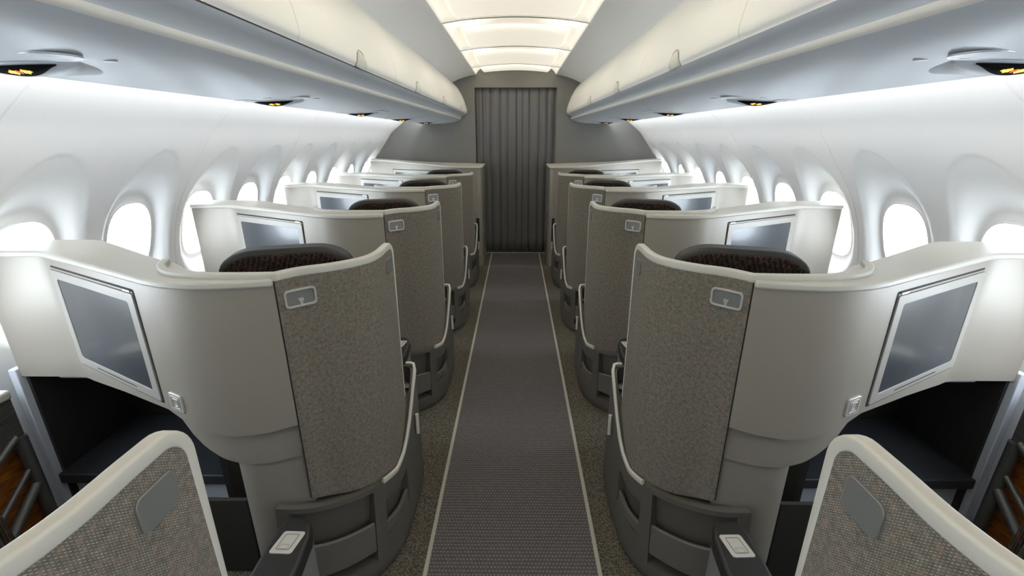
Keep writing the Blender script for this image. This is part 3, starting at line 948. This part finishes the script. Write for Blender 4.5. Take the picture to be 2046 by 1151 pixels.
RP = rrect(0.023, 0.026, 0.005, 3)
def make_shell(s):
    e = empty('seat_shell', (s * 0.6, 1.35, 0), '', 'seat shell', 'cloth covered seat shells')
    org = tuple(e.location)
    # cloth panel on the outside of the shell
    bm = new_bm()
    ribbon(bm, WING, [fab_bot(p) for p in WING], [rounded_top(p) for p in WING], 0.020, side=1, nz=24)
    obj('cloth_panel', bm, M_FAB, e, org, s, ang=60)
    # hard outer skin under the console side and the inner lining
    sk = CONS[:26]
    # rail along the top, turning down the front edge
    rail2 = [(1.115, 1.395), (1.085, 1.335), (1.03, 1.280), (0.96, 1.252), (0.87, 1.240), (0.78, 1.241)]
    cen = crom(rail2 + [(p[0], p[1]) for p in offset(WING, 0.010)[0::8]], 6)
    path = [(p[0], p[1], 1.212 - 0.006 * min(1, max(0, (p[1] - 1.3) / 0.35) if p[0] < 0.6 else 0)) for p in cen if not (p[0] < 0.6 and p[1] > 1.645)]
    sc = [(1, 1)] * len(path)
    ex, ey = offset(WING, 0.010)[-1][:2]
    for k in range(1, 10):
        th = math.pi / 2 * k / 9
        path.append((ex, 1.645 + 0.046 * math.sin(th), 1.206 - 0.046 * (1 - math.cos(th))))
        sc.append((1, 1 - 0.25 * k / 9))
    for k in range(1, 25):
        t = k / 24; path.append((ex, 1.691, 1.16 - t * 0.62)); sc.append((1 - 0.1 * min(1, t * 2.2), 0.75 - 0.2 * min(1, t * 2.2)))
    bm = new_bm(); sweep(bm, path, RP, scl=sc)
    obj('top_rail', bm, M_CREAM, e, org, s, ang=50)
    # inner lining
    bm = new_bm()
    cin = [p for p in offset(WING, 0.0215)]
    lin = crom([(p[0], p[1] + 0.004) for p in rail2], 5)[:-1] + [(0.69, 1.268)] + cin[2:-4]
    ribbon(bm, lin, [0.80 if p[0] > 0.69 else 0.50 for p in lin], 1.203, 0.008, side=1)
    obj('inner_lining', bm, M_BASE2, e, org, s, ang=60)
    # dark groove where cloth meets the hard panel
    bm = new_bm(); box(bm, (0.6885, 1.2380, 0.42), (0.6925, 1.26, 1.20)); obj('seam_gap', bm, M_GROOVE, e, org, s)
    # latch handle box at the top of the cloth
    p, t = on_curve(WING, 0.642)
    n_ = Vector((t.y, -t.x, 0)) 
    if n_.y > 0: n_ = -n_
    F = Fr((p[0] + n_.x * 0.004, p[1] + n_.y * 0.004, 1.136), t, n_)
    bm = new_bm(); ring(bm, F, rrect(0.094, 0.058, 0.013), rrect(0.080, 0.044, 0.008), -0.012, 0.006)
    h = obj('latch_handle', bm, M_LATCH, e, org, s, bevel=0.0015)
    bm = new_bm(); plate(bm, F, rrect(0.081, 0.045, 0.008), -0.004, 0.0015); obj('recess', bm, M_PLATE, h, org, s)
    bm = new_bm(); plate(bm, F, [(-0.0045, -0.023), (0.0045, -0.023), (0.0045, -0.012), (0.008, -0.010), (0.008, -0.002), (-0.008, -0.002), (-0.008, -0.010), (-0.0045, -0.012)], 0.0, 0.0055)
    obj('release_tab', bm, M_LATCH, h, org, s, bevel=0.001)
    # small grey plate near the front top corner
    p = WING[-4]; t = (Vector((*WING[-2], 0)) - Vector((*WING[-8], 0))).normalized(); n_ = Vector((-t.y, t.x, 0))
    p = (0.4635, 1.616); t = Vector((0, 1, 0)); n_ = Vector((-1, 0, 0))
    if n_.x > 0: n_ = -n_
    F = Fr((p[0], p[1], 1.142), t, n_)
    bm = new_bm(); plate(bm, F, [(u * 1.0, v * 1.0) for u, v in rrect(0.066, 0.054, 0.012)], -0.004, 0.004)
    obj('corner_plate', bm, M_PLATE, e, org, s, bevel=0.001)
    # base with niches
    fa, fb = f_at(av=0.755), f_at(av=0.515)
    fc, fd = f_at(av=0.488), f_at(yv=1.555)
    holes = [(fa, fb, 0.20, 0.955, 0.085), (fc, fd, 0.40, 0.80, 0.09)]
    bm = new_bm(); build_base(bm, holes)
    obj('base', bm, M_BASE, e, org, s, ang=40)
    bm = new_bm(); patch(bm, fa + 0.1, fb - 0.1, 0.30, 0.945, 0.083, 0.079); obj('niche_shade_panel', bm, M_NICHE, e, org, s)  # dark sheet at the niche back, its shade painted in by colour
    bm = new_bm(); patch(bm, fa + 0.05, fb - 0.08, 0.31, 0.62, 0.014, 0.001); obj('pocket_flap', bm, M_BASE2, e, org, s, bevel=0.004)
    bm = new_bm(); patch(bm, fc + 0.1, fd - 0.1, 0.41, 0.79, 0.088, 0.084); obj('corner_shade', bm, M_BLACK, e, org, s)  # black sheet added to make the corner recess look shaded
    bm = new_bm(); patch(bm, fc + 0.03, fd - 0.03, 0.41, 0.535, 0.020, 0.004); obj('corner_pocket', bm, M_BASE2, e, org, s, bevel=0.004)
    # cream edge trim rising from the cloth's lower front corner
    tr = []
    f = f_at(yv=1.385)
    while f < f_at(yv=1.83):
        p, inn = base_pt(f, 1.0); tr.append((p.x + inn.x * 0.004, p.y + inn.y * 0.004, p.z + 0.006)); f += 0.35
    lx, ly, lz = tr[-1]
    tr += [(lx + 0.004, ly + 0.012, lz + 0.006), (lx + 0.018, ly + 0.02, lz + 0.006), (lx + 0.04, ly + 0.022, lz + 0.004)]
    bm = new_bm(); sweep(bm, tr, rrect(0.012, 0.022, 0.004, 3))
    obj('edge_trim', bm, M_CREAM, e, org, s, ang=50)
    # small release lever on the aisle side
    bm = new_bm(); f0 = f_at(yv=1.72); 
    pts = []
    for v in (0.86, 0.83, 0.78, 0.72, 0.69):
        p, inn = base_pt(f0 + (0.86 - v) * -1.5, v); pts.append(tuple(p - inn * 0.012))
    sweep(bm, pts, rrect(0.014, 0.018, 0.005, 3)); obj('aisle_lever', bm, M_CREAM, e, org, s)
    # pod deck beside the armrest
    bm = new_bm()
    deck = [(0.462, 1.70), (0.465, 1.82), (0.50, 1.848), (0.56, 1.848), (0.62, 1.848), (0.62, 1.60), (0.49, 1.60)]
    prism(bm, deck, 0.20, [0.44, .52, .52, .52, .52, .44, .40]); obj('pod_deck', bm, M_BASE, e, org, s, bevel=0.004)
    F = Fr((0.485, 1.80, 0.52), (1, 0, 0), (0, 0, 1), (0, 1, 0))
    bm = new_bm(); plate(bm, F, supere(0.016, 0.016, 2, 24), -0.002, 0.006); obj('round_socket', bm, M_LATCH, e, org, s, bevel=0.002)
    return e

def make_console(s):
    e = empty('side_console', (s * 1.3, 1.6, 0), '', 'console cabinet', 'monitor consoles between the seats')
    org = tuple(e.location)
    PX, PY = 1.135, 1.277
    t = Vector((1.62 - 1.135, 1.5285 - 1.277, 0)).normalized(); n_ = Vector((t.y, -t.x, 0))   # n_ points to the rear (camera)
    # front body panel, real thickness
    bm = new_bm(); cz = [lerp_tab(CBOT, p[0]) for p in CONS]
    ribbon(bm, CONS, cz, 1.190, 0.02, side=-1, nz=6)
    obj('front_panel', bm, M_PANEL, e, org, s, ang=60)
    # lower collar and support column
    col = [p for p in CONS if p[0] <= 1.14]
    c2 = offset(col, -0.020)
    bm = new_bm(); ribbon(bm, c2, [lerp_tab(BBOT, p[0]) for p in c2], [lerp_tab(CBOT, p[0]) + 0.02 for p in c2], 0.02, side=-1, nz=4)
    # underside of the collar
    obj('lower_collar', bm, M_PANEL, e, org, s, ang=60)
    bm = new_bm()
    c3 = crom([(0.692, 1.262), (0.79, 1.243), (0.88, 1.241), (0.935, 1.268), (0.958, 1.32), (0.962, 1.42)], 6)
    prism(bm, c3 + [(0.962, 1.55), (0.84, 1.60), (0.694, 1.40)], 0.0, 0.60)
    obj('support_column', bm, M_PANEL, e, org, s, ang=50)
    # underside closure
    bm = new_bm()
    inn = offset(CONS, -0.012)
    poly = inn[:] + [(1.925, 1.73), (1.64, 1.73), (1.47, 1.635), (1.18, 1.44), (1.0, 1.34), (0.80, 1.33), (0.70, 1.30)]
    prism(bm, poly, 0.765, 0.785); obj('floor_plate', bm, M_DARKIN, e, org, s)
    bm = new_bm()
    bk = [(1.02, 1.36), (1.18, 1.445), (1.47, 1.635), (1.64, 1.735), (1.925, 1.735)]
    ribbon(bm, bk, 0.66, 1.188, 0.012, side=1); obj('rear_panel', bm, M_PANEL, e, org, s)
    bm = new_bm(); box(bm, (1.925, 1.56, 0.70), (1.937, 1.735, 1.188)); obj('end_panel', bm, M_PANEL, e, org, s)
    # cream top
    frt = offset(CONS, 0.010)
    frt[0] = (0.692, 1.226)
    poly = frt[:-1] + [(1.940, 1.550), (1.940, 1.745)] + crom([(1.66, 1.745), (1.59, 1.715), (1.47, 1.640), (1.18, 1.452), (1.08, 1.395), (1.0, 1.33), (0.90, 1.295), (0.80, 1.285), (0.692, 1.290)], 4)
    bm = new_bm(); prism(bm, poly, 1.186, 1.209); obj('top', bm, M_CREAM, e, org, s, bevel=0.007, seg=3, ang=50)
    # monitor on the slanting part
    def ab(a): return (a - PX) / t.x
    u0, u1 = ab(1.150), ab(1.668)
    zc_ = (0.768 + 1.152) / 2; hh = 1.152 - 0.768
    F = Fr((PX + t.x * (u0+u1)/2, PY + t.y * (u0+u1)/2, zc_), t, n_)
    bm = new_bm(); ring(bm, F, rrect(u1-u0+0.010, hh+0.012, 0.006, 2), rrect(u1-u0-0.004, hh-0.002, 0.006, 2), -0.004, 0.0012)
    mo = obj('monitor', bm, M_GROOVE, e, org, s)
    F2 = Fr(F(0, -0.0035), t, n_)
    bm = new_bm(); ring(bm, F2, rrect(u1-u0-0.004, hh-0.009, 0.006, 3), rrect(0.500, 0.312, 0.010, 3), -0.003, 0.0055)
    obj('monitor_frame', bm, M_FRAME, mo, org, s, bevel=0.0015)
    bm = new_bm(); plate(bm, F2, rrect(0.503, 0.315, 0.010, 4), -0.002, 0.0035); obj('display', bm, M_GLASS, mo, org, s)
    F3 = Fr(F(0.0, -0.176, 0.0055), t, n_)
    bm = new_bm(); plate(bm, F3, rrect(0.28, 0.0035, 0.0015, 2), -0.001, 0.0006); obj('pull_slot', bm, M_GROOVE, mo, org, s)
    bm = new_bm(); F4 = Fr(F(-(u1-u0)/2 + 0.030, hh/2 - 0.001, 0.003), t, n_); plate(bm, F4, rrect(0.040, 0.006, 0.002, 2), -0.001, 0.003); obj('hinge', bm, M_CHROME, mo, org, s)
    # square button on the bend
    tb = (Vector((1.135, 1.277, 0)) - Vector((1.0, 1.216, 0))).normalized(); nb = Vector((tb.y, -tb.x, 0))
    F = Fr((1.071, 1.2435, 0.791), tb, nb)
    bm = new_bm(); plate(bm, F, rrect(0.066, 0.064, 0.008), -0.006, 0.004); bt = obj('socket_plate', bm, M_BUTTON, e, org, s, bevel=0.0015)
    bm = new_bm(); ring(bm, F, rrect(0.046, 0.044, 0.004), rrect(0.040, 0.038, 0.003), 0.003, 0.0055); obj('inner_frame', bm, M_LATCH, bt, org, s)
    bm = new_bm(); ring(bm, F, rrect(0.028, 0.028, 0.003), rrect(0.021, 0.021, 0.002), 0.003, 0.0062); obj('push_square', bm, M_LATCH, bt, org, s)
    # tray under the outer half
    bm = new_bm(); prism(bm, [(1.50, 1.575), (1.60, 1.61), (1.85, 1.61), (1.85, 1.72), (1.50, 1.66)], 0.662, 0.765); obj('under_tray', bm, M_SIDE, e, org, s, bevel=0.008)
    # footwell: outer side panel, lining, shelf, back
    bm = new_bm(); box(bm, (1.937, 1.545, 0), (1.965, 2.00, 0.735)); obj('side_panel', bm, M_SIDE, e, org, s, bevel=0.004)
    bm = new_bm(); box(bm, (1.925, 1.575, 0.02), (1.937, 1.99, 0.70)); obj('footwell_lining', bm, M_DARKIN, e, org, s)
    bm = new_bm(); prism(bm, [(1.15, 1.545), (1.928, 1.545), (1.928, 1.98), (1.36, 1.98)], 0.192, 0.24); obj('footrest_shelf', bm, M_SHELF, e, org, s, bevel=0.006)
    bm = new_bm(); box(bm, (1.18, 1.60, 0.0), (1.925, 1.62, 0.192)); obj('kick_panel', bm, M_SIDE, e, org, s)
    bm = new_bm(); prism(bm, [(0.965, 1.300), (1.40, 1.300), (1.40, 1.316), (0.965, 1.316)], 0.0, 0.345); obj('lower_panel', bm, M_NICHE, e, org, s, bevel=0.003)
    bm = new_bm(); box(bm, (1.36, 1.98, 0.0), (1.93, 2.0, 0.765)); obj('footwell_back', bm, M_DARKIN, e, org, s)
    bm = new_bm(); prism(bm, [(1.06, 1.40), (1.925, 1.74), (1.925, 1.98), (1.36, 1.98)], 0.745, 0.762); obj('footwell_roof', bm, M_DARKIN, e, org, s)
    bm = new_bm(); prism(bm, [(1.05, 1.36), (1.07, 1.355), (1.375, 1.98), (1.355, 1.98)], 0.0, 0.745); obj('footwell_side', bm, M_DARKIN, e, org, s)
    return e

def make_seat(s):
    e = empty('passenger_seat', (s * 0.78, 1.60, 0), '', 'seat', 'dark passenger seats inside the shells')
    org = tuple(e.location)
    c = Vector((0.727, 1.395, 0)) + Vector((0.2756, 0.9613, 0)) * 0.118; ang = math.radians(16)
    w_ = Vector((-math.cos(ang), math.sin(ang), 0))   # across the back: towards the aisle and forward
    f_ = Vector((math.sin(ang), math.cos(ang), 0))    # facing outward and forward
    up = (Vector((0, 0, 1)) - f_ * 0.10).normalized()
    F = Fr(c + Vector((0, 0, 0.0)), w_, -f_, up)
    def toploop(hw, top, bot, r):
        out = [(-hw, bot)]
        for i in range(9):
            a = math.pi - math.pi / 2 * i / 8; out.append((-hw + r + r * math.cos(a), top - r * 0.62 + r * 0.62 * math.sin(a)))
        for i in range(9):
            a = math.pi / 2 - math.pi / 2 * i / 8; out.append((hw - r + r * math.cos(a), top - r * 0.62 + r * 0.62 * math.sin(a)))
        out.append((hw, bot)); return out
    bm = new_bm(); plate(bm, F, toploop(0.200, 1.264, 0.45, 0.115), -0.085, 0.0)
    obj('backrest', bm, M_LEATHER, e, org, s, bevel=0.016, seg=3)
    bm = new_bm(); plate(bm, F, toploop(0.186, 1.250, 0.50, 0.105), -0.002, 0.008)
    obj('back_cloth', bm, M_SEATF, e, org, s, bevel=0.006)
    bm = new_bm(); plate(bm, F, toploop(0.17, 1.225, 0.98, 0.08), -0.135, -0.08)
    obj('headrest', bm, M_SEATF, e, org, s, bevel=0.02, seg=3)
    # cushion
    bm = new_bm()
    C = c + f_ * 0.02
    pts = [C + w_ * u + f_ * v for u, v in rrect(0.40, 0.36, 0.06, 4)]
    pts = [p + f_ * 0.16 for p in pts]
    prism(bm, [(p.x, p.y) for p in pts], 0.36, 0.47); obj('seat_cushion', bm, M_SEATF, e, org, s, bevel=0.03, seg=3)
    bm = new_bm(); pts = [C + f_ * 0.15 + w_ * u + f_ * v for u, v in rrect(0.30, 0.28, 0.04, 3)]
    prism(bm, [(p.x, p.y) for p in pts], 0.0, 0.365); obj('seat_plinth', bm, M_BASE, e, org, s)
    # aisle armrest
    out = [(0.612, 1.68)] + [(0.612, 1.99)] + [(0.5605 + 0.0515 * math.cos(a), 2.045 + 0.045 * math.sin(a)) for a in [math.radians(v) for v in (0, 25, 50, 75, 100, 125, 150)]] + [(0.508, 2.03), (0.505, 1.68)]
    out = [(0.600, 1.66), (0.612, 1.96), (0.612, 2.06), (0.604, 2.084), (0.585, 2.095), (0.552, 2.095), (0.532, 2.080), (0.515, 2.04), (0.505, 1.95), (0.505, 1.66)]
    bm = new_bm(); prism(bm, out, 0.582, 0.630)
    ar = obj('armrest', bm, M_BLACK, e, org, s, bevel=0.010, seg=3)
    bm = new_bm(); inn = [((p[0] - 0.558) * 0.93 + 0.558, (p[1] - 1.88) * 0.985 + 1.88) for p in out]
    prism(bm, inn, 0.10, 0.584); obj('armrest_body', bm, M_PLATE, ar, org, s)
    F = Fr((0.5615, 2.012, 0.630), (1, 0.03, 0), (0, 0, 1), (-0.16, 1, 0))
    bm = new_bm(); plate(bm, F, rrect(0.056, 0.066, 0.007), -0.001, 0.003); bp = obj('button_plate', bm, M_BUTTON, ar, org, s, bevel=0.001)
    bm = new_bm(); ring(bm, F, rrect(0.034, 0.046, 0.004), rrect(0.0325, 0.0445, 0.004), 0.002, 0.0036); obj('button_outline', bm, M_GROOVE, bp, org, s)
    F5 = Fr(F(0, -0.014, 0), (1, 0.03, 0), (0, 0, 1), (-0.16, 1, 0))
    bm = new_bm(); ring(bm, F5, rrect(0.021, 0.014, 0.002), rrect(0.018, 0.011, 0.002), 0.002, 0.0042); obj('button_mark', bm, M_LATCH, bp, org, s)
    return e

rowname = {-1: 'in the foreground', 0: 'in the first full row from the camera',
           1: 'in the second full row from the camera', 2: 'in the third full row from the camera', 3: 'in the row nearest the curtain'}
def row_label(thing, side, k): 
    return '%s %s of the aisle %s' % (thing, side, rowname[k])
for s in (-1, 1):
    side = 'left' if s < 0 else 'right'
    sh = make_shell(s); co = make_console(s); se = make_seat(s)
    for proto, what in ((sh, 'cloth covered seat shell'), (co, 'silver console with monitor'), (se, 'dark headrest seat')):
        for k in range(-1, 4):
            o = proto if k == 0 else copy_tree(proto)
            if k: o.location.y += PITCH_Y * k
            o['label'] = row_label(what, side, k) if not (k == -1 and what.startswith('silver')) else 'silver console %s of the aisle beside the foreground shell' % side
            if k == -1 and what.startswith('dark'): o['label'] = 'dark seat with silver button armrest, %s foreground' % side
            if k == -1 and what.startswith('cloth'): o['label'] = 'cloth covered seat shell in the %s foreground with grey corner plate' % side


# ---- last row: cabinet against the bulkhead
for s in (-1, 1):
    side = 'left' if s < 0 else 'right'
    e = empty('end_cabinet', (s * 1.1, 5.95, 0), 'beige cabinet with sloping cream top against the bulkhead, %s of the curtain' % side, 'cabinet', 'cabinets against the bulkhead')
    org = tuple(e.location)
    fr = crom([(0.415, 5.70), (0.428, 5.645), (0.47, 5.622), (0.60, 5.625), (0.75, 5.645), (0.86, 5.685)], 4) + [(1.0, 5.755), (1.65, 6.06), (1.70, 6.075), (1.86, 6.075)]
    zt = [lerp_tab([(0.41, 1.220), (0.8, 1.224), (1.2, 1.245), (1.6, 1.272), (1.9, 1.29)], p[0]) for p in fr]
    zb = [lerp_tab([(0.41, 0.0), (0.96, 0.0), (1.0, 0.70), (1.9, 0.70)], p[0]) for p in fr]
    bm = new_bm()
    ribbon(bm, fr, [0.0 if p[0] < 0.97 else 0.66 for p in fr], zt, 0.02, side=-1, nz=2)
    obj('front_panel', bm, M_PANEL, e, org, s, ang=60)
    bm = new_bm(); box(bm, (0.413, 5.70, 0), (0.433, 6.262, 0.40)); box(bm, (0.413, 5.70, 0.66), (0.433, 6.262, 1.22)); box(bm, (0.413, 5.95, 0.40), (0.433, 6.262, 0.66)); box(bm, (0.413, 5.70, 0.40), (0.433, 5.74, 0.66)); box(bm, (0.433, 5.72, 0.38), (0.52, 5.97, 0.40))
    obj('aisle_panel', bm, M_BEIGE, e, org, s)
    bm = new_bm(); box(bm, (0.50, 5.73, 0.40), (0.52, 5.96, 0.67)); box(bm, (0.433, 5.73, 0.655), (0.52, 5.96, 0.67)); obj('pocket_lining', bm, M_GROOVE, e, org, s)
    pn, tn_ = on_curve(fr, 0.462); nn_ = Vector((tn_.y, -tn_.x, 0))
    if nn_.y > 0: nn_ = -nn_
    Fn = Fr((pn[0], pn[1], 0.47), tn_, nn_)
    bm = new_bm(); plate(bm, Fn, rrect(0.036, 0.30, 0.008), -0.002, 0.0015); nq = obj('slot_shade', bm, M_GROOVE, e, org, s)  # flat dark plate, painted shade in place of a pocket opening
    bm = new_bm(); ring(bm, Fn, rrect(0.042, 0.306, 0.010), rrect(0.036, 0.30, 0.008), -0.002, 0.003); obj('pocket_rim', bm, M_BEIGE, nq, org, s)
    capf = offset(fr, 0.010)
    poly = capf[:-1] + [(1.875, 6.065), (1.875, 6.262), (1.2, 6.262), (0.405, 6.262)]
    zt2 = [lerp_tab([(0.41, 1.218), (0.8, 1.222), (1.2, 1.243), (1.6, 1.270), (1.9, 1.288)], p[0]) for p in poly]
    bm = new_bm(); prism(bm, poly, zt2, [z + 0.022 for z in zt2]); obj('top', bm, M_CREAM, e, org, s, bevel=0.005, ang=50)
    t = Vector((1.65 - 1.0, 6.06 - 5.755, 0)).normalized(); n_ = Vector((t.y, -t.x, 0))
    F = Fr((1.325, 5.9075, 0.99), t, n_)
    bm = new_bm(); ring(bm, F, rrect(0.585, 0.392, 0.006, 2), rrect(0.57, 0.378, 0.006, 2), -0.004, 0.0012); mo = obj('monitor', bm, M_GROOVE, e, org, s)
    bm = new_bm(); ring(bm, F, rrect(0.57, 0.375, 0.006, 3), rrect(0.50, 0.312, 0.01, 3), -0.003, 0.0055); obj('monitor_frame', bm, M_FRAME, mo, org, s)
    bm = new_bm(); plate(bm, F, rrect(0.503, 0.315, 0.01, 4), -0.002, 0.0035); obj('display', bm, M_GLASS, mo, org, s)
    bm = new_bm(); box(bm, (1.86, 6.075, 0.0), (1.885, 6.262, 1.28)); obj('end_panel', bm, M_PANEL, e, org, s)
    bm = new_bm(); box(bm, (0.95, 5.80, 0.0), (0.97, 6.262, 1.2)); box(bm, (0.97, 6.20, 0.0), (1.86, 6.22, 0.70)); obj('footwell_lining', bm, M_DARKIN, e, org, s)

# ---- foreground outer ledge with frame and wood panel
for s in (-1, 1):
    side = 'left' if s < 0 else 'right'
    e = empty('side_ledge', (s * 1.95, 1.1, 0), 'cream topped side ledge with grey tube frame over orange wood, %s foreground edge' % side, 'ledge', 'side ledges at the foreground edges')
    org = tuple(e.location)
    bm = new_bm(); box(bm, (1.89, 0.65, 0.655), (2.0, 1.475, 0.695)); obj('ledge_top', bm, M_CREAM, e, org, s, bevel=0.012, seg=3)
    bm = new_bm(); prism(bm, [(1.905, 0.65), (1.90, 1.47), (1.925, 1.47), (1.925, 0.65)], 0.46, 0.655); obj('ribbed_panel', bm, M_RIB, e, org, s)
    bm = new_bm(); box(bm, (1.945, 0.66, 0.02), (1.965, 1.49, 0.48)); obj('wood_panel', bm, M_WOOD, e, org, s)
    bm = new_bm()
    X = 1.90
    def hit(px, py, X=X):
        # (y, z) of photographed tube ends measured on the plane of the frame
        return px, py
    tube(bm, [(X, 1.452, 0.50), (X, 1.455, 0.12), (X, 1.455, 0.0)], 0.022)
    for (ya, za, yb, zb_, r) in ((1.44, 0.505, 1.20, 0.36, 0.014), (1.445, 0.36, 1.15, 0.13, 0.011), (1.452, 0.29, 1.16, 0.02, 0.019)):
        tube(bm, [(X - 0.002, ya, za), (X - 0.004, (ya+yb)/2, (za+zb_)/2), (X - 0.006, yb, zb_)], r)
    obj('tube_frame', bm, M_TUBE, e, org, s)
